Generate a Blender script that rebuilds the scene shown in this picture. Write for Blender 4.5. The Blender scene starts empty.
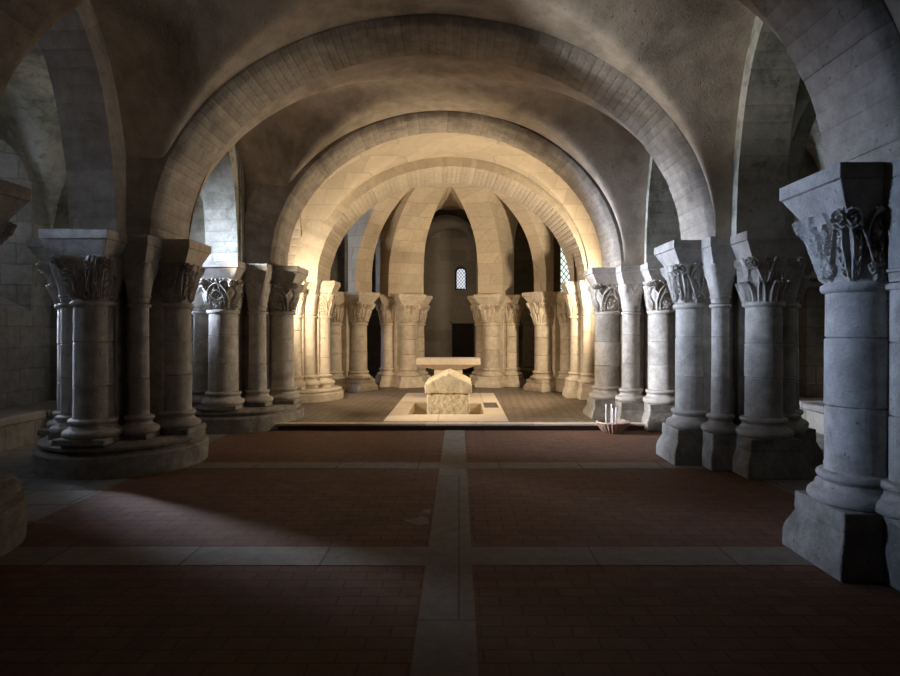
import bpy, bmesh, math, random
import numpy as np
from mathutils import Vector, noise, Matrix
random.seed(11)
PI = math.pi
C = bpy.context.scene.collection
SPR = 2.66          # springing level of the arches
CROWN = 5.13        # crown of the transverse arches

# ------------------------------------------------------------------ mesh builder
class MB:
    def __init__(s): s.v=[]; s.f=[]; s.t=[]
    def add(s, vs, fs, tone=0.0):
        o=len(s.v); s.v+= [tuple(p) for p in vs]
        for k,f in enumerate(fs):
            s.f.append([i+o for i in f]); s.t.append(tone[k] if isinstance(tone,(list,tuple)) else tone)
    def grid(s, rows, closed=False, tone=0.0, flip=False):
        n=len(rows[0]); o=len(s.v)
        for r in rows: s.v+=[tuple(p) for p in r]
        for j in range(len(rows)-1):
            tn = tone[j] if isinstance(tone,(list,tuple)) else tone
            for i in range(n if closed else n-1):
                a=o+j*n+i; b=o+j*n+(i+1)%n; c=o+(j+1)*n+(i+1)%n; d=o+(j+1)*n+i
                s.f.append([a,d,c,b] if flip else [a,b,c,d]); s.t.append(tn)
    def lathe(s, prof, seg=32, c=(0,0), cap=True, tone=0.0):
        rows=[]
        for r,z in prof:
            rows.append([(c[0]+r*math.cos(2*PI*i/seg), c[1]+r*math.sin(2*PI*i/seg), z) for i in range(seg)])
        o=len(s.v); s.grid(rows, True, tone)
        if cap:
            n=len(prof)
            s.f.append([o+i for i in range(seg)][::-1]); s.t.append(0)
            s.f.append([o+(n-1)*seg+i for i in range(seg)]); s.t.append(0)
    def loft_sq(s, levels, c=(0,0), tone=0.0, asp=1.0):
        rows=[]
        for h,z in levels:
            k=h*asp
            rows.append([(c[0]-h,c[1]-k,z),(c[0]+h,c[1]-k,z),(c[0]+h,c[1]+k,z),(c[0]-h,c[1]+k,z)])
        o=len(s.v); s.grid(rows, True, tone); n=len(levels)
        s.f.append([o+3,o+2,o+1,o]); s.t.append(tone)
        s.f.append([o+(n-1)*4+i for i in range(4)]); s.t.append(tone)
    def box(s, x0,x1,y0,y1,z0,z1, tone=0.0):
        s.add([(x0,y0,z0),(x1,y0,z0),(x1,y1,z0),(x0,y1,z0),(x0,y0,z1),(x1,y0,z1),(x1,y1,z1),(x0,y1,z1)],
              [[3,2,1,0],[4,5,6,7],[0,1,5,4],[1,2,6,5],[2,3,7,6],[3,0,4,7]], tone)
    def prism(s, pts, z0, z1, tone=0.0):
        n=len(pts)
        s.add([(x,y,z0) for x,y in pts]+[(x,y,z1) for x,y in pts],
              [list(range(n))[::-1], list(range(n,2*n))]+[[i,(i+1)%n,n+(i+1)%n,n+i] for i in range(n)], tone)
    def tube(s, pts, r, seg=8):
        rows=[]
        for k,p in enumerate(pts):
            p=Vector(p); a=Vector(pts[max(k-1,0)]); b=Vector(pts[min(k+1,len(pts)-1)])
            t=(b-a).normalized(); u=t.orthogonal().normalized(); w=t.cross(u)
            rr=r[k] if isinstance(r,(list,tuple)) else r
            rows.append([p+rr*(math.cos(2*PI*i/seg)*u+math.sin(2*PI*i/seg)*w) for i in range(seg)])
        o=len(s.v); s.grid(rows, True); n=len(rows)
        s.f.append([o+i for i in range(seg)][::-1]); s.t.append(0)
        s.f.append([o+(n-1)*seg+i for i in range(seg)]); s.t.append(0)
    def mesh(s, name, smooth=True, angle=35):
        m=bpy.data.meshes.new(name); m.from_pydata(s.v,[],s.f); m.update()
        at=m.attributes.new('tone','FLOAT','FACE'); at.data.foreach_set('value', [float(x) for x in s.t])
        if smooth:
            m.polygons.foreach_set('use_smooth',[True]*len(m.polygons)); m.set_sharp_from_angle(angle=math.radians(angle))
        return m

def obj(name, mb, mat, parent=None, loc=None, rz=0.0, smooth=True, angle=35, bevel=0):
    m = mb if isinstance(mb, bpy.types.Mesh) else mb.mesh(name, smooth, angle)
    o=bpy.data.objects.new(name, m); C.objects.link(o)
    if mat and not m.materials: m.materials.append(mat)
    if parent: o.parent=parent
    if loc: o.location=loc
    o.rotation_euler=(0,0,rz)
    if bevel:
        b=o.modifiers.new('bevel','BEVEL'); b.width=bevel; b.segments=2; b.limit_method='ANGLE'; b.angle_limit=math.radians(40)
    return o
def tag(o,label,cat,group=None,kind='thing'):
    o['label']=label; o['category']=cat; o['kind']=kind
    if group: o['group']=group
    return o
def thing(name,label,cat,loc=(0,0,0),rz=0,group=None):
    o=bpy.data.objects.new(name,None); C.objects.link(o); o.location=loc; o.rotation_euler=(0,0,rz); o.empty_display_size=.2
    return tag(o,label,cat,group)
def struct(name,mb,mat,parent=None,**k):
    o=obj(name,mb,mat,parent,**k)
    if not parent: o['kind']='structure'
    return o

# ------------------------------------------------------------------ materials
def nt(name):
    m=bpy.data.materials.new(name); m.use_nodes=True; t=m.node_tree; t.nodes.clear(); return m,t
def N(t,ty,**k):
    n=t.nodes.new(ty)
    for a,b in k.items():
        if a in n.inputs.keys(): n.inputs[a].default_value=b
        else: setattr(n,a,b)
    return n
def mixc(t,fac,a,b,blend='MIX'):
    n=N(t,'ShaderNodeMix',data_type='RGBA',blend_type=blend)
    for s,v in ((0,fac),(6,a),(7,b)):
        if isinstance(v,(int,float,tuple)): n.inputs[s].default_value = v if s==0 else tuple(v)+((1,) if len(v)==3 else ())
        else: t.links.new(v,n.inputs[s])
    return n.outputs[2]
def mth(t,op,a,b=None,clamp=False):
    n=N(t,'ShaderNodeMath',operation=op,use_clamp=clamp)
    for s,v in ((0,a),(1,b)):
        if v is None: continue
        if isinstance(v,(int,float)): n.inputs[s].default_value=v
        else: t.links.new(v,n.inputs[s])
    return n.outputs[0]
def ramp(t,src,p0,p1):
    n=N(t,'ShaderNodeMapRange',clamp=True); t.links.new(src,n.inputs[0])
    n.inputs[1].default_value=p0; n.inputs[2].default_value=p1; return n.outputs[0]
def noi(t,vec,scale,detail=5,rough=.55,dist=0):
    n=N(t,'ShaderNodeTexNoise',Scale=scale,Detail=detail,Roughness=rough,Distortion=dist); t.links.new(vec,n.inputs['Vector']); return n.outputs['Fac']

def stone(name, c1, c2, stain=(.12,.10,.08), stain_amt=.5, big=1.1, fine=9, bump=.35, rough=.88, brick=None, moss=0.0, tonek=1.0, pits=.4):
    m,t=nt(name); g=N(t,'ShaderNodeNewGeometry'); P=g.outputs['Position']
    n1=noi(t,P,big,6,.6,.6); n2=noi(t,P,fine,6,.65); n3=noi(t,P,55,4,.6)
    col=mixc(t,ramp(t,n2,.35,.68),c1,c2)
    st=ramp(t,n1,.5,.72); st=mth(t,'MULTIPLY',st,stain_amt)
    col=mixc(t,st,col,stain)
    n5=noi(t,P,26,3,.5); pit=ramp(t,n5,.66,.74); col=mixc(t,mth(t,'MULTIPLY',pit,pits),col,tuple(x*.4 for x in c1))
    col=mixc(t,mth(t,'MULTIPLY',ramp(t,n3,.3,.8),.25),col,tuple(min(1,x*1.5) for x in c2))
    if moss:
        n4=noi(t,P,2.2,8,.7,.3); mm=mth(t,'MULTIPLY',ramp(t,n4,.5,.6),moss); col=mixc(t,mm,col,(.07,.085,.03))
        n6=noi(t,P,5,8,.75); mm=mth(t,'MULTIPLY',ramp(t,n6,.58,.64),moss); col=mixc(t,mm,col,(.025,.028,.015))
    at=N(t,'ShaderNodeAttribute',attribute_name='tone'); k=mth(t,'ADD',mth(t,'MULTIPLY',at.outputs['Fac'],tonek),1.0)
    sc=N(t,'ShaderNodeVectorMath',operation='SCALE'); t.links.new(col,sc.inputs[0]); t.links.new(k,sc.inputs['Scale']); col=sc.outputs[0]
    hgt=mth(t,'ADD',mth(t,'MULTIPLY',n2,.6),mth(t,'MULTIPLY',n3,.3)); hgt=mth(t,'SUBTRACT',hgt,mth(t,'MULTIPLY',pit,.35))
    if brick:
        bw,bh,ms,mamt,mode=brick[:5]
        sx=N(t,'ShaderNodeSeparateXYZ'); t.links.new(P,sx.inputs[0])
        nn=N(t,'ShaderNodeTexNoise',Scale=3.0); t.links.new(P,nn.inputs['Vector'])
        wob=mth(t,'MULTIPLY',mth(t,'SUBTRACT',nn.outputs['Fac'],.5),.05)
        cb=N(t,'ShaderNodeCombineXYZ')
        if mode=='wall':
            t.links.new(mth(t,'ADD',mth(t,'ADD',sx.outputs[0],sx.outputs[1]),wob),cb.inputs[0]); t.links.new(mth(t,'ADD',sx.outputs[2],wob),cb.inputs[1])
        elif mode=='floor':
            t.links.new(mth(t,'ADD',sx.outputs[0],mth(t,'MULTIPLY',wob,.25)),cb.inputs[0]); t.links.new(mth(t,'ADD',sx.outputs[1],mth(t,'MULTIPLY',wob,.25)),cb.inputs[1])
        else: # diagonal floor
            t.links.new(mth(t,'MULTIPLY',mth(t,'ADD',sx.outputs[0],sx.outputs[1]),.7071),cb.inputs[0]); t.links.new(mth(t,'MULTIPLY',mth(t,'SUBTRACT',sx.outputs[1],sx.outputs[0]),.7071),cb.inputs[1])
        br=N(t,'ShaderNodeTexBrick'); t.links.new(cb.outputs[0],br.inputs['Vector'])
        br.inputs['Scale'].default_value=1; br.inputs['Brick Width'].default_value=bw; br.inputs['Row Height'].default_value=bh
        br.inputs['Mortar Size'].default_value=ms; br.inputs['Mortar Smooth'].default_value=.3; br.inputs['Bias'].default_value=0
        lo=brick[5] if len(brick)>5 else (.72 if mode=='wall' else .88)
        br.inputs['Color1'].default_value=(lo,lo,lo,1); br.inputs['Color2'].default_value=(1.08,1.07,1.06,1); br.inputs['Mortar'].default_value=(mamt,mamt,mamt*.95,1)
        col=mixc(t,1.0,col,br.outputs['Color'],'MULTIPLY')
        hgt=mth(t,'SUBTRACT',hgt,mth(t,'MULTIPLY',br.outputs['Fac'],.8))
    bp=N(t,'ShaderNodeBump',Strength=bump,Distance=.03); t.links.new(hgt,bp.inputs['Height'])
    b=N(t,'ShaderNodeBsdfPrincipled',Roughness=rough); b.inputs['Specular IOR Level'].default_value=.2
    t.links.new(col,b.inputs['Base Color']); t.links.new(bp.outputs[0],b.inputs['Normal'])
    o=N(t,'ShaderNodeOutputMaterial'); t.links.new(b.outputs[0],o.inputs[0]); return m

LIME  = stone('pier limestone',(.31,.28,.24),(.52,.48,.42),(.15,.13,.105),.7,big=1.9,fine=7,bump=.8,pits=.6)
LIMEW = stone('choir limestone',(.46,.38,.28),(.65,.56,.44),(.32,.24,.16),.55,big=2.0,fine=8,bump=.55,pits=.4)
PLINTH= stone('worn plinth stone',(.20,.18,.15),(.35,.32,.27),(.075,.065,.055),.8,big=2.6,bump=1.0)
BENCH = stone('dark bench stone',(.15,.135,.11),(.22,.195,.165),(.07,.06,.05),.6,bump=.8)
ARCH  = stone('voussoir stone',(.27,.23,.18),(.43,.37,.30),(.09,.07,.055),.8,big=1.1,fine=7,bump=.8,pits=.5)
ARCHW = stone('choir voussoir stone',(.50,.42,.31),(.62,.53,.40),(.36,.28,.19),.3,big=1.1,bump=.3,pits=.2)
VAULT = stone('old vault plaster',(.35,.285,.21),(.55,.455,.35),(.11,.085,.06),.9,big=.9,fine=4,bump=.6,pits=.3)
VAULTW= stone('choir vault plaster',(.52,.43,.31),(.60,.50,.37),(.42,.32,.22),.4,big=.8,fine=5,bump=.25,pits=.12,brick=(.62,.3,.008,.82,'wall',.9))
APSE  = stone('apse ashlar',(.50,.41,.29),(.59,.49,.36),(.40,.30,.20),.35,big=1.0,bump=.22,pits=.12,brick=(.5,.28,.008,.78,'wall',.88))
WALL  = stone('ashlar wall',(.14,.125,.10),(.225,.20,.165),(.08,.07,.055),.7,big=.9,bump=.6,brick=(.55,.33,.014,.68,'wall'),moss=.25)
WALLD = stone('chapel wall plaster',(.27,.23,.19),(.33,.29,.24),(.2,.17,.14),.5,big=.7,bump=.2,pits=.1,brick=(.9,.4,.006,.85,'wall'))
MOSSY = stone('mossy arcade stone',(.34,.32,.26),(.47,.44,.36),(.14,.14,.09),.6,big=1.2,bump=.45,moss=.45)
FRED  = stone('red brick floor',(.125,.062,.036),(.175,.094,.058),(.085,.048,.034),.6,big=.8,fine=7,bump=.3,rough=.75,brick=(.24,.12,.007,.6,'floor'),pits=.2)
FBAND = stone('floor band stone',(.17,.145,.115),(.25,.215,.175),(.10,.085,.07),.5,big=1.1,bump=.3,rough=.75,brick=(.95,3.3,.008,.5,'floor'))
FGREY = stone('aisle floor slabs',(.16,.145,.125),(.24,.22,.19),(.12,.105,.09),.6,big=.9,bump=.4,rough=.8,brick=(.6,.5,.015,.5,'floor'))
FDAIS = stone('choir brick floor',(.19,.145,.105),(.27,.21,.155),(.13,.10,.07),.5,big=1.0,bump=.4,rough=.5,brick=(.24,.11,.016,.45,'diag'))
PALE  = stone('pale altar stone',(.60,.49,.37),(.70,.59,.46),(.50,.38,.27),.3,big=1.4,bump=.15,rough=.7,pits=.08)
DARKT = stone('dark inset slab',(.11,.09,.08),(.15,.125,.11),(.08,.07,.06),.4,bump=.15)
TOMB  = stone('rough tomb stone',(.60,.49,.32),(.80,.68,.48),(.42,.32,.20),.5,big=5.0,fine=22,bump=1.0,pits=.8)
WOODD = stone('old door wood',(.02,.016,.012),(.035,.028,.02),(.01,.01,.01),.4,bump=.2)
BOWL  = stone('brown clay bowl',(.24,.15,.10),(.36,.24,.17),(.16,.10,.07),.4,big=8,fine=20,bump=.2,rough=.6)
SAND  = stone('pale sand',(.42,.36,.28),(.52,.45,.36),(.36,.3,.22),.3,fine=60,bump=.3)
def simple(name,c,rough=.5,em=None,st=0,sss=0):
    m,t=nt(name); b=N(t,'ShaderNodeBsdfPrincipled',Roughness=rough)
    n=N(t,'ShaderNodeTexNoise',Scale=20.0); g=N(t,'ShaderNodeNewGeometry'); t.links.new(g.outputs['Position'],n.inputs['Vector'])
    col=mixc(t,mth(t,'MULTIPLY',n.outputs['Fac'],.3),c,tuple(x*.75 for x in c)); t.links.new(col,b.inputs['Base Color'])
    if em: b.inputs['Emission Color'].default_value=em+(1,); b.inputs['Emission Strength'].default_value=st
    o=N(t,'ShaderNodeOutputMaterial'); t.links.new(b.outputs[0],o.inputs[0]); return m
WAX=simple('white candle wax',(.82,.79,.74),.45)
WICK=simple('black wick',(.02,.02,.02),.9)
LEAD=simple('lead came',(.03,.03,.033),.6)

# window light strengths
S_RIGHT, S_AMBL, S_AMBR, S_CHAP = 3, 40, 1.2, .95
def pane_mat(name,c,s): return simple(name,(.5,.55,.6),.2,c,s)
COOL=(.62,.74,1.0)

# ------------------------------------------------------------------ capital carving
def rg(d,w): return np.exp(-(d/w)**2)
def sstep(a,b,x):
    q=np.clip((x-a)/(b-a),0,1); return q*q*(3-2*q)
def relief(kind,s,v):
    a=np.abs(s); z=np.zeros_like(s); hyp=np.hypot; foot=sstep(.0,.10,v)
    def volute(z,cx,cy,R,h,k=1.0,turn=1):
        dx=(a-cx)*k; dy=v-cy; rho=hyp(dx,dy); ph=np.arctan2(dy,dx)*turn
        q=.62+.38*np.cos(2*PI*rho/(R*.52)-ph)
        return np.maximum(z,h*sstep(R,R*.8,rho)*q)
    def leaf(z,cx,cy,ang,L,W,h,n=5):
        dx=a-cx; dy=v-cy; u=(dx*math.sin(ang)+dy*math.cos(ang))/L; w=(dx*math.cos(ang)-dy*math.sin(ang))/W
        wl=np.sqrt(np.clip(u*(1-u),0,1))*2; ins=sstep(1.0,.75,np.abs(w)/(wl+1e-3))*(u>0)*(u<1)
        return np.maximum(z,ins*h*(.55+.45*np.cos(2*PI*(u*n-np.abs(w)*.8))*.6-.35*rg(w,.13)+.3))
    if kind=='palmette':
        z=np.maximum(z,.034*rg(a-(.12+.74*v**.95),.055)*foot)
        z=np.maximum(z,.028*rg(a-(.97-.10*np.sin(v*PI)),.06)*foot)
        z=np.maximum(z,.026*rg(hyp(a*.95,(v-.55)*1.0)-.52,.045)*sstep(.50,.62,v))
        for (cx,cy,an,L,W) in ((.03,.10,.25,.55,.10),(.06,.12,.75,.50,.10),(.10,.12,1.25,.40,.09),(.05,.40,.55,.42,.10),(.40,.60,-.6,.30,.08)):
            z=leaf(z,cx,cy,an,L,W,.030,3)
        z=volute(z,.24,.66,.15,.034); z=volute(z,.27,.22,.12,.030,turn=-1); z=volute(z,.86,.86,.16,.055,.8)
        z=leaf(z,.80,.10,-.1,.6,.10,.024,4)
    elif kind=='interlace':
        rho=hyp(s,(v-.05)*1.0); z=np.maximum(z,.036*rg(rho-.80,.055)); z=np.maximum(z,.032*rg(rho-.58,.045))
        c=.5+.34*np.sin(v*PI*2.0); z=np.maximum(z,.032*rg(a-c,.06)*foot); c2=.5-.34*np.sin(v*PI*2.0); z=np.maximum(z,.030*rg(a-c2,.055)*foot)
        for an in (.0,.55,1.1,-.5): z=leaf(z,.04,.10,an,.45,.10,.028,3)
        z=volute(z,.62,.30,.12,.03); z=volute(z,.88,.86,.15,.05,.8); z=volute(z,.5,.88,.10,.026); z=volute(z,.06,.80,.12,.028)
        z=np.maximum(z,.024*sstep(.88,.93,v)*(.5+.5*np.cos(s*24)))
    elif kind=='leaves':
        x=np.mod(s*1.5+.5,1)-.5; lv=np.clip(v/.46,0,1); wl=.45*np.sqrt(np.clip(1-lv**2.5,0,1))+1e-3
        ins=sstep(1.0,.82,np.abs(x)/wl)*(v<.47)
        z=np.maximum(z,ins*(.024+.026*lv**2-.012*rg(x,.045)+.010*rg(np.abs(x)-wl*.55,.05)))
        x2=np.mod(s+1,1)-.5; u=np.clip((v-.36)/.64,0,1); wl2=.46*(1-u**1.6)+.02
        z=np.maximum(z,(v>.34)*.032*rg(np.abs(x2)-.44*u**.7,.055)); z=np.maximum(z,(v>.42)*.020*sstep(wl2,wl2*.6,np.abs(x2))*(.7+.3*np.cos(np.abs(x2)*40)))
        z=volute(z,.9,.87,.15,.055,.8); z=volute(z,.1,.86,.12,.042,.9)
    elif kind=='tall':
        z=np.maximum(z,.036*rg(a-(.08+.62*v**.8),.055)*foot); z=np.maximum(z,.030*rg(a-(.62-.26*np.sin(v*PI*.9)),.05)*foot)
        z=np.maximum(z,.026*rg(a-.95,.06)*foot); z=volute(z,.46,.78,.15,.042); z=volute(z,.90,.86,.15,.055,.8)
        z=leaf(z,.06,.06,.1,.55,.12,.03,4); z=leaf(z,.36,.10,.15,.5,.10,.026,4); z=leaf(z,.72,.08,.1,.6,.11,.028,4)
        z=np.maximum(z,.016*(.5+.5*np.cos(s*26))*sstep(.22,.12,v)*foot)
    elif kind=='crocket':
        z=np.maximum(z,.026*rg(a-(.2+.6*v),.06)*foot); z=leaf(z,.0,.05,.05,.6,.16,.03,4); z=leaf(z,.5,.05,.1,.55,.15,.03,4); z=leaf(z,.9,.05,0,.6,.14,.03,4)
        z=volute(z,.05,.8,.16,.05); z=volute(z,.92,.82,.17,.06); z=volute(z,.48,.82,.12,.035)
    elif kind=='plain':
        z=volute(z,.86,.84,.2,.034,.9); z=np.maximum(z,.02*rg(v-(.95-.25*np.cos(a*PI)**2),.05)); z=z-.004
    return z
MC={}
def capital(kind,r0,half,z0,z1):
    key=('cap',kind,r0,half,z0,z1)
    if key in MC: return MC[key]
    big=half>.2; nu,nv=(240,80) if big else (96,36)
    th=np.linspace(0,2*PI,nu,endpoint=False); vv=np.linspace(0,1,nv)
    T,V=np.meshgrid(th,vv); S=(np.mod(T+PI/4,PI/2)-PI/4)/(PI/4)
    e=2+5.5*V**1.4; q=(np.abs(np.cos(T))**e+np.abs(np.sin(T))**e)**(-1/e)
    base=r0+(half-r0)*(.42*V+.58*V**2.0); k=1.2 if big else .5
    if kind=='plain' and not big: k=.35
    R=base*q+relief(kind,S,V)*k*(half/.30 if big else 1)
    m=MB(); z=z0+.05+(z1-z0-.05)*V
    rows=[[(R[j,i]*math.cos(th[i]),R[j,i]*math.sin(th[i]),z[j,i]) for i in range(nu)] for j in range(nv)]
    m.grid(rows,True)
    o=len(m.v)-nu; m.f.append([o+i for i in range(nu)]); m.t.append(0)
    # astragal ring under the carving
    ar=.033 if big else .022
    m.lathe([(r0-.01,z0-ar*.3),(r0+ar*.7,z0),(r0+ar,z0+ar*.7),(r0+ar*.9,z0+ar*1.4),(r0+.004,z0+ar*1.9)],40)
    if not big: m.lathe([(r0-.01,z0+.1),(r0+ar*.9,z0+.112),(r0+ar*.9,z0+.13),(r0-.01,z0+.145)],32)
    MC[key]=m.mesh('capital',angle=60); return MC[key]
def shaft(r,z0,z1,seed=0,step=.41):
    key=('sh',r,z0,z1,seed)
    if key in MC: return MC[key]
    rnd=random.Random(seed); m=MB(); z=z0; seg=36
    while z<z1-1e-6:
        e=min(z1,z+step*rnd.uniform(.85,1.2))
        if z1-e<.15: e=z1
        k=lambda y: r*(1.03-.045*(y-z0)/(z1-z0))
        dr=rnd.uniform(-.004,.003)
        m.lathe([(k(z)-.014,z),(k(z)+dr,z+.009),(k((z+e)/2)+dr,(z+e)/2),(k(e)+dr,e-.009),(k(e)-.014,e)],seg,tone=rnd.uniform(-.15,.12))
        z=e
    MC[key]=m.mesh('shaft'); return MC[key]
def attic(r,z0,z1):
    key=('att',r,z0,z1)
    if key in MC: return MC[key]
    h=z1-z0; m=MB(); P=[]
    def tor(rc,zc,rad,n=7):
        for i in range(n):
            a=-PI/2+PI*i/(n-1); P.append((rc+rad*math.cos(a),zc+rad*math.sin(a)))
    t=h*.20
    P.append((r+.02,z0)); tor(r+.075-t*.2,z0+t,t)
    P += [(r+.055,z0+2*t+.008),(r+.032,z0+h*.55),(r+.028,z0+h*.63),(r+.042,z0+h*.70)]
    tor(r+.028,z0+h*.83,h*.12); P.append((r+.008,z0+h*.96)); P.append((r,z1))
    m.lathe(P,40); MC[key]=m.mesh('base'); return MC[key]
def abacus(h,z0,z1,k=1.0):
    key=('ab',h,z0,z1)
    if key in MC: return MC[key]
    H=z1-z0; m=MB()
    m.loft_sq([(h*.70,z0),(h*.73,z0+H*.08),(h*.955,z0+H*.60),(h*.955,z0+H*.63),(h*.985,z0+H*.635),(h,z0+H*.66),(h,z1)])
    MC[key]=m.mesh('abacus'); return MC[key]
def plinth(h,z0,z1,flare=True):
    key=('pl',h,z0,z1,flare)
    if key in MC: return MC[key]
    H=z1-z0; m=MB()
    if flare: m.loft_sq([(h*1.20,z0),(h*1.19,z0+H*.30),(h*1.15,z0+H*.42),(h*.99,z0+H*.66),(h*.98,z0+H*.70),(h,z0+H*.72),(h*.985,z1)])
    else: m.loft_sq([(h*1.02,z0),(h,z1)])
    MC[key]=m.mesh('plinth'); return MC[key]

def column(pier,name,x,y,r,cap,ah,zf=0.0,plh=.42,zast=1.86,zcap=2.39,ztop=SPR,basetop=.64,mat=None,flare=True,rot=0,seed=0,pmat=None):
    mat=mat or LIME
    c=obj(name,shaft(r,basetop-.01,zast+.01,seed),mat,pier,(x,y,0),rot)
    big=r>.14
    obj('capital',capital(cap,round(r*.985,4),round(ah*(.79 if big else .82),4),zast,zcap),mat,c)
    obj('abacus',abacus(ah,zcap-.005,ztop),mat,c,bevel=.012)
    obj('base',attic(r,zf+plh-.005,basetop),mat,c)
    obj('plinth',plinth(round(r+ (.085 if big else .055),4),zf,zf+plh,flare),pmat or PLINTH,c,bevel=.015)
    return c

def pier(name,label,X,Y,rr,rc,rk,caps,drum=None,zf=0.0,mat=None,diag=.43,group='nave piers',rs=None,cols='nwse',sgn=1,pmat=None,rw=None):
    """sgn=+1: right-hand pier (nave lies towards -x); -1: left-hand pier."""
    mat=mat or LIME
    p=thing(name,label,'pier',(X,Y,0),0,group)
    m=MB(); z0=zf; z1=SPR+.02
    for k,(a,b) in enumerate(((.20,rr-.05),(min(rr,.6)-.05,.20),(.36,.36))): m.box(-a,a,-b,b,z0,z1,tone=-.1)
    obj('core',m,mat,p,bevel=.02)
    pl,zb,fl=.42,.64,True
    zst=zf
    if drum:
        R,hd=drum; d=MB()
        d.lathe([(R,zf),(R+.01,zf+hd*.60),(R-.01,zf+hd*.66),(R-.075,zf+hd*.70),(R-.08,zf+hd*.74),(R-.03,zf+hd*.80),(R-.03,zf+hd*.88),(R-.07,zf+hd*.94),(R-.10,zf+hd)],72)
        obj('drum_base',d,pmat or PLINTH,p); zst=zf+hd-.005; pl=.07; zb=max(.64,zst+.07+.2); fl=False
    elif zf: pl=.36; zb=.68
    rw=rw or rr
    D={'n':(-sgn*rr,0),'w':(0,-rw),'s':(sgn*rr,0),'e':(0,rr)}
    for i,k in enumerate('nwse'):
        if k not in cols: continue
        x,y=D[k]; r=rc[k] if isinstance(rc,dict) else rc
        column(p,'column',x,y,r,caps[i%len(caps)],.36 if r>.19 else .31,zst,pl,mat=mat,flare=fl,basetop=zb,seed=i+int(X*10+Y),pmat=pmat)
    q,qy=diag if isinstance(diag,tuple) else (diag,diag)
    for i,(sx,sy) in enumerate(((-sgn,-1),(sgn,-1),(-sgn,1),(sgn,1))):
        column(p,'colonette',sx*q,sy*qy,rk,'plain',.20 if rk<.13 else .23,zst,pl,mat=mat,flare=fl,basetop=zb,zcap=2.36,seed=9+i,pmat=pmat)
    return p

RP={1:(3.35,4.14),2:(3.42,7.40),3:(3.33,10.50),4:(3.20,13.40)}
LP={1:(-4.20,4.15),2:(-4.05,7.30),3:(-3.74,10.25),4:(-3.50,13.20)}
RR={1:.59,2:.54,3:.72,4:.56}; LR={1:.63,2:.60,3:.72,4:.52}
big={'n':.205,'w':.205,'s':.20,'e':.20}
pier('clustered_pier','nearest right-hand stone pier cropped by the frame, palmette capital on its round blue-lit column',*RP[1],RR[1],big,.115,['palmette','tall','leaves','tall'],diag=(.46,.30),rw=.66)
pier('clustered_pier','right-hand stone pier of several columns, second from the camera, between shadowed floor and bowl',*RP[2],RR[2],{'n':.20,'w':.193,'s':.2,'e':.2},.10,['palmette','leaves','tall','leaves'],diag=(.38,.42),rw=.66)
pier('clustered_pier','pale right-hand stone pier standing beside the candle bowl at the step',*RP[3],RR[3],{'n':.225,'w':.215,'s':.2,'e':.2},.145,['interlace','interlace','tall','leaves'],diag=(.45,.45),rw=.68)
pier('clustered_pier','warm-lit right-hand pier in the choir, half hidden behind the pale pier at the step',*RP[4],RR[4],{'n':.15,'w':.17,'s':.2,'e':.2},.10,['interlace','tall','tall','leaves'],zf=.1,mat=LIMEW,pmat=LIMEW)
pier('clustered_pier','left-hand stone pier at the frame edge with only its round base and capital in view',*LP[1],LR[1],big,.10,['tall','tall','leaves','tall'],drum=(.98,.46),sgn=-1)
pier('clustered_pier','big dark left-hand pier on a stepped round drum, four shafts facing the camera',*LP[2],LR[2],{'n':.18,'w':.195,'s':.2,'e':.2},.105,['palmette','tall','leaves','tall'],drum=(.92,.37),sgn=-1,diag=(.39,.43),rw=.65)
pier('clustered_pier','left-hand stone pier on a round drum at the step, with a carved broad capital',*LP[3],LR[3],{'n':.195,'w':.225,'s':.2,'e':.2},.14,['interlace','interlace','leaves','tall'],drum=(1.05,.37),sgn=-1,diag=.45)
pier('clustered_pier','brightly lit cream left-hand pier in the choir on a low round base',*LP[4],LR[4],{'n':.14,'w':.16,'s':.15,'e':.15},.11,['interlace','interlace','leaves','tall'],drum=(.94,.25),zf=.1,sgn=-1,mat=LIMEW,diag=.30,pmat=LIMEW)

# ------------------------------------------------------------------ arches
def arch_mesh(P0,P1,rise,section,nv,z0=SPR,sub=3,jit=.006,seed=1,groove=.008,stilt=0.0,tone=.16):
    """semi-elliptical arch of separate voussoirs from P0 to P1 (x,y); section = [(n,w)] n outward from the intrados, w across."""
    rnd=random.Random(seed); P0=Vector((*P0,0)); P1=Vector((*P1,0)); c=(P0+P1)/2; ax=(P1-P0); a=ax.length/2; ax.normalize()
    side=Vector((-ax.y,ax.x,0)); m=MB()
    # arc length table -> even voussoirs
    K=400; L=[0]; pt=lambda t:(-a*math.cos(t), rise*math.sin(t))
    for i in range(1,K+1):
        p,q=pt(PI*(i-1)/K),pt(PI*i/K); L.append(L[-1]+math.hypot(q[0]-p[0],q[1]-p[1]))
    def T(s):
        s=min(max(s,0),1)*L[-1]
        import bisect
        i=min(max(bisect.bisect_left(L,s),1),K); return PI*(i-1+(s-L[i-1])/(L[i]-L[i-1]))/K
    def ring(t,dn):
        x,z=pt(t); nx,nz=-math.cos(t)*rise,math.sin(t)*a; l=math.hypot(nx,nz); nx/=l; nz/=l
        out=[]
        for n,w in section:
            g=dn(n)
            out.append(c+ax*(x+nx*(n+g))+side*w+Vector((0,0,z0+stilt+z+nz*(n+g))))
        return out
    for k in range(nv):
        s0,s1=k/nv,(k+1)/nv; ds=(s1-s0); gw=min(.012/L[-1]*1.0, ds*.2)
        d=rnd.uniform(-jit,jit); tn=rnd.uniform(-tone,tone); rows=[]
        for q,gg in [(s0,groove),(s0+gw,0)]+[(s0+ds*(i/sub),0) for i in range(1,sub)]+[(s1-gw,0),(s1,groove)]:
            rows.append(ring(T(q),lambda n,gg=gg: (d+gg) if n<.3 else 0))
        m.grid(rows,True,tone=tn)
    return m
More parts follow.
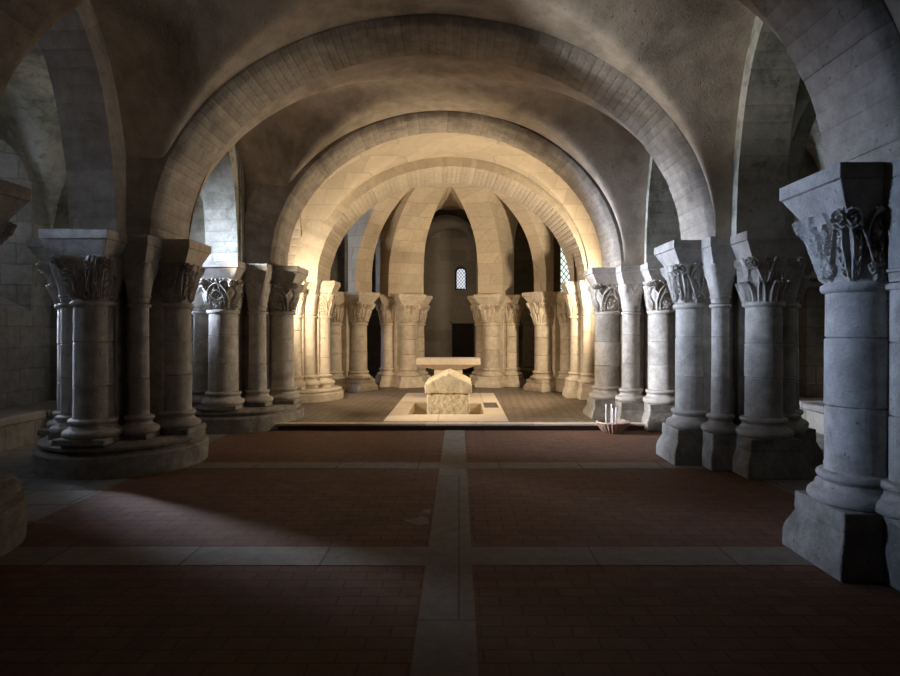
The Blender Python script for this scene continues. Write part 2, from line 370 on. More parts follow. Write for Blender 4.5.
SEC=[(0,-.355),(.012,-.385),(.03,-.41),(.085,-.445),(.62,-.445),(.62,.445),(.085,.445),(.03,.41),(.012,.385),(0,.355)]
def pillarX(side,i): return (RP[i][0]-RR[i]) if side>0 else (LP[i][0]+LR[i])
ordn={1:('nearest transverse arch, only its dark haunches showing at the upper frame corners'),
      2:('wide dark transverse arch of narrow voussoirs spanning the nave, first seen whole'),
      3:('transverse stone arch at the step, half lit by warm light'),
      4:('innermost warm-lit transverse arch over the altar')}
for i in (1,2,3,4):
    xl,xr=pillarX(-1,i),pillarX(1,i)
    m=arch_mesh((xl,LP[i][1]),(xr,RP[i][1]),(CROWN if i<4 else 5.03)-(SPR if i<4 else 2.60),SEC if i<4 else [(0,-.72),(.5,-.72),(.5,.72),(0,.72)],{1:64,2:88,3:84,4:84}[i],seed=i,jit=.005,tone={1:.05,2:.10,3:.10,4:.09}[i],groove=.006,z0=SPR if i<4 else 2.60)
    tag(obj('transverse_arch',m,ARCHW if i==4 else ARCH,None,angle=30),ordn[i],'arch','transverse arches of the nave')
ROWY=lambda i:(LP[i][1]+RP[i][1])/2
# longitudinal arcades between nave and aisles
ASEC=[(0,-.27),(.75,-.27),(.75,.27),(0,.27)]
WL,WR=-6.75,6.30
words={(1,1):'right-hand arcade arch rising from behind the nearest right pier, mossy soffit',(1,2):'right-hand arcade arch between the second right pier and the pale pier at the step',(1,3):'right-hand arcade arch inside the warm-lit choir',
       (-1,1):'left-hand arcade arch over the big dark pier, grey soffit against the aisle',(-1,2):'left-hand arcade arch between the two drum-based piers, one bright edge',(-1,3):'left-hand arcade arch inside the choir beside the cream pier',
       (1,0):'right-hand arcade arch springing towards the camera from the nearest right pier',(-1,0):'left-hand arcade arch springing towards the camera at the left frame edge'}
RPx=dict(RP); RPx[0]=(3.35,.95); LPx=dict(LP); LPx[0]=(-4.1,.95)
for sg,PP in ((1,RPx),(-1,LPx)):
    for i in (0,1,2,3):
        (x0,y0),(x1,y1)=PP[i],PP[i+1]
        f=.63/(y1-y0); A=(x0+(x1-x0)*f,y0+.63); B=(x1-(x1-x0)*f,y1-.63)
        m=arch_mesh(A,B,2.28,ASEC,30,seed=20+i,jit=.004,groove=.006,tone=.1)
        tag(obj('arcade_arch',m,(MOSSY if (sg,i) in ((1,1),(1,2),(-1,2)) else (ARCHW if i==3 else ARCH)),None,angle=30),words[(sg,i)],'arch','arcade arches between nave and aisles')

m=MB()
for PP in (RP,LP):
    for i in (1,2,3,4):
        x,y=PP[i]; m.box(x-.24,x+.24,y-.62,y+.62,SPR+.03,5.45)
struct('wall_arcade',m,MOSSY)
# ------------------------------------------------------------------ vault webs
def web(name,ya,yb,xl,xr,cxa,zs=SPR,bT=CROWN-SPR+.10,bS=2.58,mat=VAULT,nx=130,ny=84,seed=0,noS=False):
    """xl,xr: functions y->x of the side edges; cxa: function y->(centre, half width) of the cross profile."""
    m=MB(); rows=[]; ym=(ya+yb)/2; hy=(yb-ya)/2
    for j in range(ny+1):
        t=-math.cos(PI*j/ny); y=ym+hy*t
        zS=zs+(0 if noS else bS*math.sqrt(max(0,1-t*t)))
        cx,a=cxa(y); x0,x1=xl(y),xr(y); r=[]
        for i in range(nx+1):
            x=(x0+x1)/2-(x1-x0)/2*math.cos(PI*i/nx)
            u=(x-cx)/a; zT=zs+(bT*math.sqrt(1-u*u) if abs(u)<1 else 0)
            z=max(zS,zT)+.035*math.exp(-abs(zS-zT)/.05)*min(1,(min(zS,zT)-zs)*2)
            k=.012*noise.noise(Vector((x*1.3,y*1.3,seed)))
            r.append((x,y,z+k*min(1,(z-zs)*2)))
        rows.append(r)
    m.grid(rows,flip=True)
    return struct(name,m,mat,angle=70)
def lerp(y,ya,yb,a,b): return a+(b-a)*(y-ya)/(yb-ya)
for i in (0,1,2,3):
    if i==0: ya,yb=-1.3,ROWY(1)-.44; l0,l1=LP[1],LP[1]; r0,r1=RP[1],RP[1]; n0,n1=1,1; Y0,Y1=-1.3,ROWY(1)
    else: ya,yb=ROWY(i)+.42,ROWY(i+1)-(.42 if i<3 else .71); l0,l1=LP[i],LP[i+1]; r0,r1=RP[i],RP[i+1]; n0,n1=i,i+1; Y0,Y1=ROWY(i),ROWY(i+1)
    fl=lambda y:lerp(y,Y0,Y1,l0[0],l1[0])+.25; fr=lambda y:lerp(y,Y0,Y1,r0[0],r1[0])-.25
    def cxa(y):
        a=lerp(y,Y0,Y1,pillarX(-1,n0),pillarX(-1,n1)); b=lerp(y,Y0,Y1,pillarX(1,n0),pillarX(1,n1)); return ((a+b)/2,(b-a)/2+.10)
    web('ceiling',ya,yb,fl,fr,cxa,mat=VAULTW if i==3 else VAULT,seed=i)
    # aisles
    for sg in (-1,1):
        if sg<0 and i==1: continue
        if sg<0:
            xl=lambda y:WL; xr=lambda y:lerp(y,Y0,Y1,l0[0],l1[0])-.25
        else:
            xl=lambda y:lerp(y,Y0,Y1,r0[0],r1[0])+.25; xr=lambda y:WR
        def ca(y):
            a,b=xl(y),xr(y); return ((a+b)/2,(b-a)/2)
        web('ceiling',(ROWY(1)+.44 if sg<0 and i==2 else ya),yb,xl,xr,ca,bT=2.45,bS=2.6,mat=MOSSY,nx=30,ny=30,seed=7+i)
# aisle transverse arches and wall responds
def respond(name,label,x,y,sg,mat):
    p=thing(name,label,'pilaster',(x,y,0),0,'wall pilasters in the aisles')
    d=.42; m=MB(); x0,x1=(-.05,d) if sg<0 else (-d,.05)
    m.box(x0,x1,-.33,.33,0,2.3); obj('pilaster_shaft',m,mat,p,bevel=.02)
    m=MB()
    for k,(z,o) in enumerate(((2.30,.05),(2.42,.02),(2.47,.08),(2.56,.05),(2.60,.11))):
        z2=(2.42,2.47,2.56,2.60,2.68)[k]; a0,a1=(x0,x1+o) if sg<0 else (x0-o,x1); m.box(a0,a1,-.33-o,.33+o,z,z2)
    obj('impost',m,mat,p,bevel=.012); return p
XS=[(0,-.33),(.7,-.33),(.7,.33),(0,.33)]
for i in (1,2,3,4):
    for sg,PP,RRr,W in ((-1,LP,LR,WL),(1,RP,RR,WR)):
        if sg<0 and i==2: continue
        x,y=PP[i]; a=(x+sg*(RRr[i]-.02),y); b=(W-sg*.36,y)
        sd='left' if sg<0 else 'right'; o={1:'nearest the camera',2:'level with the second pier',3:'level with the pier at the step',4:'level with the choir pier'}[i]
        m=arch_mesh(a,b,2.15,XS,24,seed=40+i,jit=.004,groove=.006,tone=.1)
        tag(obj('aisle_arch',m,MOSSY,None,angle=30),f'cross arch over the {sd} aisle {o}','arch','cross arches over the aisles')
        respond('wall_pilaster',f'stone pilaster with stepped impost on the {sd} wall {o}',W,y,sg,WALL)

# ------------------------------------------------------------------ walls with windows
def wall(name,mapf,u0,u1,z0,z1,holes,mat,du=.6,depthsteps=1):
    m=MB(); hs=sorted(holes,key=lambda h:h['u']); edges=[]
    cur=u0
    for h in hs:
        a,b=h['u']-h['hw']-.35,h['u']+h['hw']+.35
        edges.append((cur,a,None)); edges.append((a,b,h)); cur=b
    edges.append((cur,u1,None))
    for a,b,h in edges:
        if b-a<1e-4: continue
        if h is None:
            n=max(1,int((b-a)/du)); nz=10
            m.grid([[mapf(a+(b-a)*i/n,z0+(z1-z0)*j/nz,0) for i in range(n+1)] for j in range(nz+1)])
            continue
        def outline(hw,zs,zp,dz=0,n=14):
            pts=[(h['u']-hw,zs+(zp-zs)*k/4) for k in range(4)]
            pts+=[(h['u']-hw*math.cos(PI*k/n),zp+hw*math.sin(PI*k/n)) for k in range(n+1)]
            pts+=[(h['u']+hw,zp-(zp-zs)*k/4) for k in range(1,5)]
            pts+=[(h['u']+hw-2*hw*k/4,zs) for k in range(1,4)]
            return pts
        inn=outline(h['hw'],h['zs'],h['zp']); out=outline(h['how'],h['zso'],h['zpo'])
        cz=(h['zs']+h['zp'])/2; cu=h['u']; rect=[]
        for u,z in inn:
            dx,dz=u-cu,z-cz; k=1e9
            if dx>1e-9: k=min(k,(b-cu)/dx)
            if dx<-1e-9: k=min(k,(a-cu)/dx)
            if dz>1e-9: k=min(k,(z1-cz)/dz)
            if dz<-1e-9: k=min(k,(z0-cz)/dz)
            rect.append((cu+dx*k,cz+dz*k))
        n=len(inn); S=5
        for i in range(n):
            j=(i+1)%n
            for s in range(S):
                f=lambda p,q,t:(p[0]+(q[0]-p[0])*t,p[1]+(q[1]-p[1])*t)
                q=[f(inn[i],rect[i],s/S),f(inn[i],rect[i],(s+1)/S),f(inn[j],rect[j],(s+1)/S),f(inn[j],rect[j],s/S)]
                m.add([mapf(x,z,0) for x,z in q],[[0,1,2,3]])
            A,B=rect[i],rect[j]
            if abs(A[0]-B[0])>1e-6 and abs(A[1]-B[1])>1e-6:
                cx=a if min(abs(A[0]-a),abs(B[0]-a))<1e-6 else b; cz2=z0 if min(abs(A[1]-z0),abs(B[1]-z0))<1e-6 else z1
                m.add([mapf(*A,0),mapf(cx,cz2,0),mapf(*B,0)],[[0,1,2]])
            m.add([mapf(*inn[i],0),mapf(*inn[j],0),mapf(*out[j],h['d']),mapf(*out[i],h['d'])],[[0,1,2,3]])
        # window with leaded lattice
        if h.get('win'):
            nm,col,st,lat=h['win']
            w=MB(); fr=.04
            op=[mapf(u,z,h['d']-.06) for u,z in out]
            w.tube(op+[op[0]],fr,6)
            wo=obj(nm,w,LEAD); wo['kind']='structure'
            pm=MB(); pts=[mapf(u,z,h['d']-.02) for u,z in out]; cc=mapf(cu,(h['zso']+h['zpo'])/2,h['d']-.02)
            pm.add(pts+[cc],[[i,(i+1)%n,n] for i in range(n)])
            obj('pane',pm,pane_mat(nm+' glass',col,st),wo,smooth=False)
            L=MB(); step=lat; hw=h['how']; zs,zt=h['zso'],h['zpo']+hw
            k=-20
            while k<20:
                for sgn in (1,-1):
                    seg=[]
                    for q in range(61):
                        u=-hw+2*hw*q/60; z=zs+sgn*u*1.25+k*step*1.25+hw
                        inside = zs<z<(h['zpo']+math.sqrt(max(0,hw*hw-u*u)))
                        if inside: seg.append((cu+u,z))
                    if len(seg)>2: L.tube([mapf(*seg[0],h['d']-.045),mapf(*seg[-1],h['d']-.045)],.011,4)
                k+=1
            obj('lattice',L,LEAD,wo)
    o=obj(name,m,mat); o['kind']='structure'; return o
def hole(u,hw,zs,zp,how,zso,zpo,d,win): return dict(u=u,hw=hw,zs=zs,zp=zp,how=how,zso=zso,zpo=zpo,d=d,win=win)
YE=13.45
wall('wall_left',lambda u,z,d:(WL-d,u,z),-1.3,YE,0,5.6,[
    hole(5.85,.34,2.1,3.9,.24,2.5,3.8,.9,('window_1',COOL,20,.2)),
    hole(8.75,.72,1.9,3.7,.38,2.45,3.75,.9,('window_2',COOL,6,.2)),
    hole(11.7,.75,1.9,3.7,.42,2.4,3.6,.9,('window_3',COOL,6,.2)),
    ],WALL)
wall('wall_right',lambda u,z,d:(WR+d,u,z),-1.3,YE,0,5.6,[
    hole(5.8,.7,1.9,3.5,.35,2.4,3.4,.8,('window_4',(.75,.85,.9),S_RIGHT,.2)),
    hole(9.0,.7,1.9,3.5,.35,2.4,3.4,.8,('window_5',(.75,.85,.9),S_RIGHT*.6,.2)),
    ],WALL)
m=MB(); m.box(WL-.1,WR+.1,-1.5,-1.3,0,5.6); struct('wall_back',m,WALL)
m=MB(); m.box(-4.5,-3.7,-1.3,1.1,0,5.4); m.box(2.95,3.75,-1.3,1.1,0,5.4); struct('wall_front',m,WALL)
# apse geometry
AC=(-.22,13.35); AR=2.78; OW=4.9
pol=lambda r,th,z:(AC[0]+r*math.sin(th),AC[1]+r*math.cos(th),z)
R2=math.radians
def apsemap(u,z,d): return pol(OW+d,u/OW,z)
wall('wall_apse',apsemap,-OW*PI/2,OW*PI/2,0,5.6,[
    hole(OW*R2(-74),.55,2.0,3.6,.32,2.5,3.6,.7,('window_6',(.55,.70,1.0),S_AMBL,.15)),
    hole(OW*0.0-.14,.93,.05,4.15,.931,.05,4.15,.05,None),
    hole(OW*R2(38),.50,2.0,4.0,.36,2.4,4.0,.35,('window_7',(.82,.95,.85),S_AMBR,.15)),
    ],WALL,du=.25)
for nm,x0,x1 in (('wall_left_end',WL,AC[0]-OW),('wall_right_end',AC[0]+OW,WR)):
    m=MB(); m.box(x0-.05,x1+.05,YE,YE+.2,0,5.6); struct('wall_'+('left' if x0<0 else 'right'),m,WALL)
# axial chapel: side walls, barrel and end wall
cxx=-.36; hw=.93; y0,y1=18.1,20.9; m=MB()
prof=[(cxx-hw,0)]+[(cxx-hw*math.cos(PI*k/24),4.15+hw*math.sin(PI*k/24)) for k in range(25)]+[(cxx+hw,0)]
m.grid([[(x,y,z) for x,z in prof] for y in (y0,19.0,20.0,y1)])
struct('wall_chapel',m,WALLD)
wall('wall_chapel',lambda u,z,d:(u,y1+d,z),cxx-hw-.2,cxx+hw+.2,0,5.4,[
    hole(.07,.22,3.0,3.62,.19,3.02,3.60,.25,('window_8',(.86,.93,1.0),S_CHAP,.105))],WALLD)
# dark doorway in the end wall
d=MB(); dx0,dx1=-.24,.52
d.box(dx0,dx1,y1-.02,y1+.06,0.1,1.83); 
do=obj('door_1',d,WOODD); do['kind']='structure'
fr=MB()
fr.box(dx0-.07,dx0,y1-.05,y1+.05,.1,1.9); fr.box(dx1,dx1+.07,y1-.05,y1+.05,.1,1.9); fr.box(dx0-.07,dx1+.07,y1-.05,y1+.05,1.83,1.92)
obj('door_frame',fr,WALLD,do)

# ------------------------------------------------------------------ apse: half dome with tall openings
TH=[-90,-55,-24,23,56,90]; OPEN=[(-87,-57.5),(-46,-35.5),(-15.2,15.2),(29.5,49.5),(58.5,87)]; MID=[-90,-51.5,-25,22,54,90]
PH=R2(6.6)
def dome_r(z):
    zt,zb=5.28,2.9
    if z<=zb: return AR
    return AR*math.sqrt(max(0.0,1-((z-zb)/(zt-zb))**2))
m=MB(); zz=[2.48,2.7,2.9,3.1,3.3,3.5,3.7]+[3.7+1.38*math.sin(PI/2*k/22) for k in range(1,23)]
for k in range(5):
    t0,t1=R2(MID[k]),R2(MID[k+1]); o0,o1=R2(OPEN[k][0]),R2(OPEN[k][1]); tc=(o0+o1)/2; w0=(o1-o0)/2
    apex=5.08; 
    def w(z):
        if z<=3.7: return w0
        q=min(1,(z-3.7)/(apex-3.7)); return w0*math.sqrt(max(0,1-q*q))
    for sgn in (-1,1):
        tm=t0 if sgn<0 else t1
        front=[];soff=[];back=[]
        for z in zz:
            e=tc+sgn*w(z); r=dome_r(z)
            front.append([pol(r,tm+(e-tm)*q/6,z) for q in range(7)])
            RO=3.02 if k in (0,4) else 3.5
            soff.append([pol(r+(RO-r)*q/3,e,z) for q in range(4)])
            back.append([pol(RO,tm+(e-tm)*q/6,z) for q in range(7)])
        m.grid(front,flip=sgn<0); m.grid(soff,flip=sgn<0); m.grid(back)
    top=[5.08+(5.27-5.08)*q/6 for q in range(7)]
    m.grid([[pol(dome_r(z),t0+(t1-t0)*q/12,z) for q in range(13)] for z in top])
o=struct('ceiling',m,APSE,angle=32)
# ambulatory vault ring
m=MB(); rows=[]
for j in range(13):
    r=2.2+(OW+.1-2.2)*j/12; z=4.75+.62*math.sqrt(max(0,1-((r-3.9)/1.75)**2)) if abs(r-3.9)<1.75 else 4.75
    z=max(z,5.12 if r<3.6 else 0)
    rows.append([pol(r,-PI/2+PI*i/60,z) for i in range(61)])
m.grid(rows); struct('ceiling',m,VAULT)
# hemicycle piers
lab=['left side apse pier of paired columns, half cool blue and half warm','left-hand pier of the central apse opening, cream columns beside the altar slab','right-hand pier of the central apse opening, cream columns behind the altar','right side apse pier, pale columns with leafy capital']
for k,(a,c) in enumerate(zip(TH[1:5],(['crocket','tall'],['crocket','plain'],['crocket','crocket'],['leaves','tall']))):
    th=R2(a); x,y,_=pol(AR,th,0)
    p=thing('apse_pier',lab[k],'pier',(x,y,0),-th,'apse piers')
    kw=dict(zf=.1,plh=.28,zast=1.72,zcap=2.28,ztop=2.53,basetop=.60,mat=LIMEW,pmat=LIMEW)
    column(p,'column',0,0,.205,c[0],.37,seed=k,**kw)
    column(p,'column',-.43,.42,.18,c[0],.31,seed=k+5,**kw)
    column(p,'column',.43,.42,.18,c[0],.31,seed=k+9,**kw)
    column(p,'column',0,.62,.18,c[1],.31,seed=k+12,**kw)
    b=MB(); b.box(-.3,.3,.12,.62,.1,2.52); obj('core',b,LIMEW,p,bevel=.02)
# wall shafts of the ambulatory
for k,(a,l) in enumerate(((-20,'slender wall column behind the left apse piers, in shadow'),(29,'slender wall column with carved capital in the right ambulatory'))):
    th=R2(a); x,y,_=pol(OW-.12,th,0)
    p=thing('wall_column',l,'column',(x,y,0),-th,'ambulatory wall columns')
    column(p,'column',0,0,.24,'interlace',.36,zf=.1,plh=.3,zast=1.75,zcap=2.26,ztop=2.5,basetop=.6,mat=LIME,flare=False)

# ------------------------------------------------------------------ floors
m=MB()
def slab(mb,x0,x1,y0,y1,z=0.0,th=.3,tone=0): mb.box(x0,x1,y0,y1,z-th,z,tone)
SX0,SX1=-.225,.09
bands=[(4.07,4.42),(6.92,7.24)]
ys=[-1.3,.9,1.2]+[b for bb in bands for b in bb]+[9.56]
red=MB(); XL,XR=-3.55,3.25
for a,b in ((-1.3,.9),(1.2,4.07),(4.42,6.92),(7.24,9.56)):
    slab(red,XL,SX0,a,b); slab(red,SX1,XR,a,b)
struct('floor',red,FRED)
gr=MB(); slab(gr,WL,XL,-1.3,13.6); slab(gr,XR,WR,-1.3,13.6); slab(gr,-5.2,5.0,20.0,20.01,0,.05)
struct('floor',gr,FGREY)
st=MB(); slab(st,SX0,SX1,-1.3,9.56,.004); 
struct('trim_1',st,FBAND)
for n,(a,b) in enumerate(((.9,1.2),)+tuple(bands)):
    q=MB(); slab(q,XL,SX0,a,b,.004); slab(q,SX1,XR,a,b,.004); struct(f'trim_{n+2}',q,FBAND)
wp=MB(); wp.prism([(-.245,4.95),(-.27,5.12),(-.33,5.16),(-.38,5.07),(-.47,5.05),(-.40,4.96),(-.33,4.90)],-.01,.003); wp.prism([(-.25,5.22),(-.25,5.36),(-.31,5.33),(-.33,5.25)],-.01,.003)
struct('trim_7',wp,FBAND)
# dais (choir floor)
DZ=.10; dm=MB(); PX0,PX1,PY0,PY1=-1.24,.82,9.80,14.2
dm.box(XL,PX0,9.72,PY1,-.3,DZ); dm.box(PX1,XR,9.72,PY1,-.3,DZ); dm.box(PX0,PX1,9.72,PY0,-.3,DZ)
arcp=[(AC[0]+(OW+.05)*math.sin(t),AC[1]+(OW+.05)*math.cos(t)) for t in [R2(80)-R2(160)*k/48 for k in range(49)]]
ptsR=[(x,y) for x,y in arcp if y>PY1]
dm.prism([(XR+1.4,PY1)]+ptsR+[(XL-1.2,PY1)],-.3,DZ)
dm.box(XL-1.4,XL,13.3,PY1,-.3,DZ); dm.box(XR,XR+1.4,13.3,PY1,-.3,DZ); dm.box(cxx-hw,cxx+hw,18.0,y1+.1,-.3,DZ-.002)
o=struct('dais',dm,FDAIS,smooth=False)
e=MB(); x=XL
rnd=random.Random(3)
while x<XR:
    x2=min(XR,x+rnd.uniform(.8,1.3)); e.box(x+.002,x2-.002,9.575,9.74,DZ-.032,DZ+.006,rnd.uniform(-.1,.1)); x=x2
struct('trim_5',e,PALE,bevel=.008)
rz=MB(); rz.box(XL,XR,9.62,9.72,-.2,DZ-.031); struct('trim_6',rz,DARKT)

# ------------------------------------------------------------------ altar surround with pit, tomb, altar
su=thing('stone_surround','pale stone kerb set in the choir floor around the sunken tomb pit','kerb',((PX0+PX1)/2,PY0,DZ))
bx,by,bz=su.location
HX0,HX1,HY0,HY1=-.90,.44,10.60,12.25; ZT=.012
def S(mb,x0,x1,y0,y1,z0,z1,t=0): mb.box(x0-bx,x1-bx,y0-by,y1-by,z0,z1,t)
f=MB(); zb=-.12
S(f,PX0,-.35,PY0,HY0,zb,ZT,.03); S(f,-.347,PX1,PY0,HY0,zb,ZT,-.03)
S(f,PX0,HX0,HY0+.003,11.4,zb,ZT,-.02); S(f,PX0,HX0,11.403,HY1,zb,ZT,.05)
S(f,HX1,PX1,HY0+.003,11.5,zb,ZT,.02); S(f,.76,PX1,11.503,12.4,zb,ZT); S(f,HX1,.49,11.503,HY1,zb,ZT,.03)
S(f,PX0,.49,HY1+.003,PY1,zb,ZT,-.02); S(f,.493,PX1,12.403,PY1,zb,ZT,.03)
obj('kerb_stones',f,PALE,su,bevel=.008)
f=MB(); S(f,.49,.76,11.5,12.4,zb,-.004); obj('dark_slab',f,DARKT,su)
f=MB(); zp=-.50
S(f,HX0,HX1,HY0,HY1,zp-.1,zp); S(f,HX0-.06,HX0,HY0,HY1,zp,zb); S(f,HX1,HX1+.06,HY0,HY1,zp,zb); S(f,HX0,HX1,HY0-.06,HY0,zp,zb); S(f,HX0,HX1,HY1,HY1+.06,zp,zb)
obj('pit_lining',f,PALE,su)

def rough(mb,name,cuts,amp,freq,seed,keep_bottom=True):
    me=mb.mesh(name,smooth=False); b=bmesh.new(); b.from_mesh(me)
    bmesh.ops.remove_doubles(b,verts=b.verts,dist=1e-4)
    bmesh.ops.recalc_face_normals(b,faces=b.faces)
    bmesh.ops.bevel(b,geom=b.edges[:],offset=.018,segments=2,affect='EDGES',profile=.6)
    for _ in range(cuts):
        L=[e for e in b.edges if e.calc_length()>.03]
        bmesh.ops.subdivide_edges(b,edges=L,cuts=1,use_grid_fill=True)
    bmesh.ops.triangulate(b,faces=b.faces)
    b.normal_update()
    for v in b.verts:
        p=v.co*freq+Vector((seed,seed*2,0)); d=noise.noise(p)*.6+noise.noise(p*2.7)*.3+noise.noise(p*6)*.2
        v.co+=v.normal*d*amp
    b.to_mesh(me); b.free()
    me.polygons.foreach_set('use_smooth',[True]*len(me.polygons)); me.update(); return me
tb=thing('sarcophagus','rough-hewn stone tomb with gabled lid in the floor pit','tomb',(-.195,10.74,DZ-.5))
TX,TY,TZ=tb.location
m=MB(); m.box(-.375,.375,0,1.42,.0,.86); obj('chest',rough(m,'chest',6,.032,17,1),TOMB,tb)
m=MB(); pr=[(-.415,.865),(.415,.865),(.415,1.03),(.0,1.222),(-.415,1.03)]
m.add([(x,-.03,z) for x,z in pr]+[(x,1.46,z) for x,z in pr],[[0,1,2,3,4],[9,8,7,6,5]]+[[(i+1)%5,i,5+i,5+(i+1)%5] for i in range(5)])
obj('lid',rough(m,'lid',6,.030,15,4),TOMB,tb)
al=thing('altar','plain altar of a pale stone slab on a pedestal behind the tomb','altar',(-.235,13.35,DZ+ZT-.004))
m=MB(); w=.70
m.box(-w,w,-.36,.36,.735,.87); 
rows=[]
for a,b,z in ((.36,.22,.635),(.5,.27,.68),(.66,.345,.735)): rows.append([(-a,-b,z),(a,-b,z),(a,b,z),(-a,b,z)])
m.grid(rows,True); obj('altar_slab',m,PALE,al,bevel=.012,smooth=False)
m=MB(); m.box(-.31,.31,-.2,.2,0,.66); obj('pedestal',m,PALE,al,bevel=.012)

# ------------------------------------------------------------------ candle bowl
BX,BY=2.40,9.36
bw=thing('candle_bowl','round brown bowl of sand with thin candles on the floor by the step','bowl',(BX,BY,0))
m=MB(); outer=[(.135,0),(.15,.012),(.178,.045),(.21,.09),(.235,.135),(.245,.160)]
inner=[(.235,.172),(.222,.150),(.19,.11),(.15,.09),(.0,.085)]
seg=192; P=outer+inner; rows=[]
for k,(r,z) in enumerate(P):
    rows.append([((r+(.010*math.cos(24*2*PI*i/seg) if 0<k<5 else 0))*math.cos(2*PI*i/seg),(r+(.010*math.cos(24*2*PI*i/seg) if 0<k<5 else 0))*math.sin(2*PI*i/seg),z) for i in range(seg)])
m.grid(rows,True); m.f.append(list(range(seg))[::-1]); m.t.append(0)
obj('bowl_body',m,BOWL,bw)
m=MB(); rows=[]
for k in range(14):
    a=2*PI*k/14
m.lathe([(.246,.155),(.258,.165),(.256,.178),(.24,.182),(.228,.174)],48,cap=False); obj('rim',m,simple('pale bowl rim',(.46,.37,.30),.6),bw)
m=MB(); m.lathe([(.0,.085),(.16,.10),(.205,.125),(.20,.128),(.12,.134),(.0,.138)],40,cap=False); obj('sand',m,SAND,bw)
cl=['leftmost thin white candle in the bowl','second white candle from the left in the bowl','third white candle from the left in the bowl','rightmost white candle in the bowl']
for k,(px,py,h) in enumerate(((-.10,.02,.32),(-.034,-.05,.33),(.012,.05,.25),(.046,-.02,.28))):
    c=thing('candle',cl[k]+', standing upright in sand','candle',(BX+px,BY+py,.125),0,'candles in the floor bowl')
    m=MB(); m.lathe([(.0105,0),(.0105,h*.6),(.0095,h-.012),(.004,h)],14); obj('candle_stick',m,WAX,c)
    m=MB(); m.tube([(0,0,h-.005),(.001,0,h+.006),(.003,.001,h+.014)],.0018,6); obj('wick',m,WICK,c)

# ------------------------------------------------------------------ benches along the aisle walls
def bench(label,x0,x1,ya,yb,h,front):
    t=thing('stone_bench',label,'bench',((x0+x1)/2,ya,0),0,'stone benches along the aisle walls')
    rnd=random.Random(int(x0*10)); a=MB(); s=MB(); y=0; L=yb-ya; hx=(x1-x0)/2
    a.box(-hx+.04 if front>0 else -hx,hx if front>0 else hx-.04,0,L,0,h-.12)
    while y<L:
        y2=min(L,y+rnd.uniform(.9,1.5)); s.box(-hx,hx,y+.004,y2-.004,h-.12,h+rnd.uniform(-.01,.01),rnd.uniform(-.12,.12)); y=y2
    if front>0: pass
    obj('bench_base',a,WALL,t); obj('seat_slabs',s,BENCH,t,bevel=.03)
bench('long low stone bench along the left aisle wall',WL,WL+.82,1.2,13.4,.45,-1)
bench('long low stone bench along the right aisle wall behind the columns',WR-.8,WR,1.2,13.4,.45,1)

# ------------------------------------------------------------------ lights: window daylight, choir lamps, added beams and fill spots
def spot(loc,target,power,size,blend,col,rad=.08):
    l=bpy.data.lights.new('choir_and_fill_spot','SPOT'); l.energy=power; l.spot_size=R2(size); l.spot_blend=blend; l.color=col; l.shadow_soft_size=rad
    o=bpy.data.objects.new('choir_and_fill_spot',l); C.objects.link(o); o.location=loc
    o.rotation_euler=(Vector(target)-Vector(loc)).to_track_quat('-Z','Y').to_euler(); return o
def day(loc,target,power,spread,sx,sz,col=COOL):
    l=bpy.data.lights.new('window_and_added_beam','AREA'); l.shape='RECTANGLE'; l.size=sx; l.size_y=sz; l.energy=power; l.spread=R2(spread); l.color=col
    o=bpy.data.objects.new('window_and_added_beam',l); C.objects.link(o); o.location=loc
    o.rotation_euler=(Vector(target)-Vector(loc)).to_track_quat('-Z','Y').to_euler(); return o
day((WL-.82,5.85,3.2),(2.6,4.35,1.6),18,24,.4,1.2,(.42,.60,1.0))
day((WL-.82,8.75,3.2),(2.0,9.0,1.8),215,34,.65,1.4)
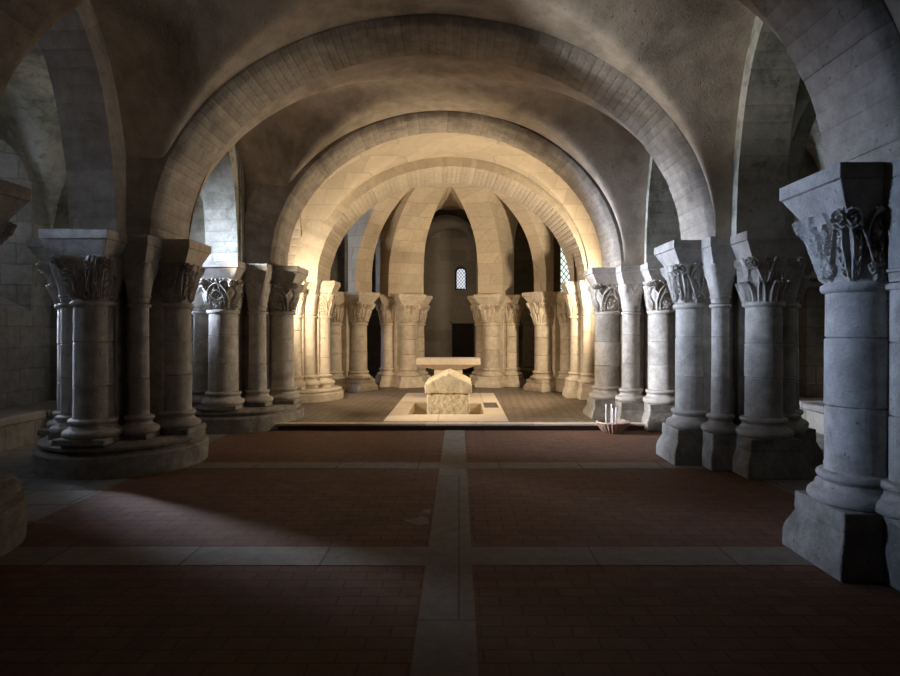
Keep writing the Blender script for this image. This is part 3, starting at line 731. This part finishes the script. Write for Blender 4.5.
day((WL-.80,8.65,3.2),(-2.0,5.7,0.0),42,24,.6,1.3)  # second narrow beam added at this window to light the floor patch
day((WL-.82,11.7,3.1),(2.0,7.3,1.6),100,34,.7,1.3)
day((WL-.82,5.85,3.2),(3.2,6.9,1.9),5,13,.4,1.2,(.55,.70,1.0))  # extra bluish beam added to brighten the second right pier
WARM=(1.0,.83,.61)
spot((-4.9,5.3,3.0),(1.75,6.25,4.45),1500,21,.9,(.92,.94,1.0),.12)  # added unseen uplight in the left aisle, brightens the right vault web
spot((4.9,5.2,3.0),(-2.2,6.6,4.2),260,27,.9,(1.0,.90,.78),.15)  # mirrored fill uplight, added to lift the dark left vault web
spot((-3.45,11.3,2.0),(1.5,14.6,3.0),330,150,.6,WARM)
spot((2.95,11.45,2.1),(-2.2,14.0,2.9),600,150,.6,WARM)
spot((-4.7,7.95,3.2),(.5,10.3,1.2),1700,46,.7,(1.0,.85,.66))  # added unseen spot in the left aisle, lights the tomb front and step pier
spot((-1.45,17.25,3.4),(-.1,20.8,2.6),80,100,.7,WARM)  # fill added behind the left back pier, lifts the chapel's left part
spot((.9,17.2,3.4),(-.45,20.8,2.6),110,120,.7,WARM)  # fill added out of view behind the right back pier to lift the chapel

w=bpy.data.worlds.new('World'); bpy.context.scene.world=w; w.use_nodes=True
w.node_tree.nodes['Background'].inputs[0].default_value=(.5,.6,.8,1); w.node_tree.nodes['Background'].inputs[1].default_value=.0

# ------------------------------------------------------------------ camera
cam=bpy.data.cameras.new('camera'); co=bpy.data.objects.new('camera',cam); C.objects.link(co)
co.location=(0,0,1.6); co.rotation_euler=(PI/2,0,0); cam.sensor_width=36; cam.lens=24; cam.shift_x=-.01; cam.shift_y=-8/900; cam.clip_start=.05
sc=bpy.context.scene; sc.camera=co
sc.view_settings.view_transform='Standard'; sc.view_settings.look='None'; sc.view_settings.gamma=1; sc.view_settings.exposure=0
try:
    sc.cycles.use_denoising=True; sc.cycles.max_bounces=6; sc.cycles.diffuse_bounces=4; sc.cycles.sample_clamp_indirect=4
except Exception: pass
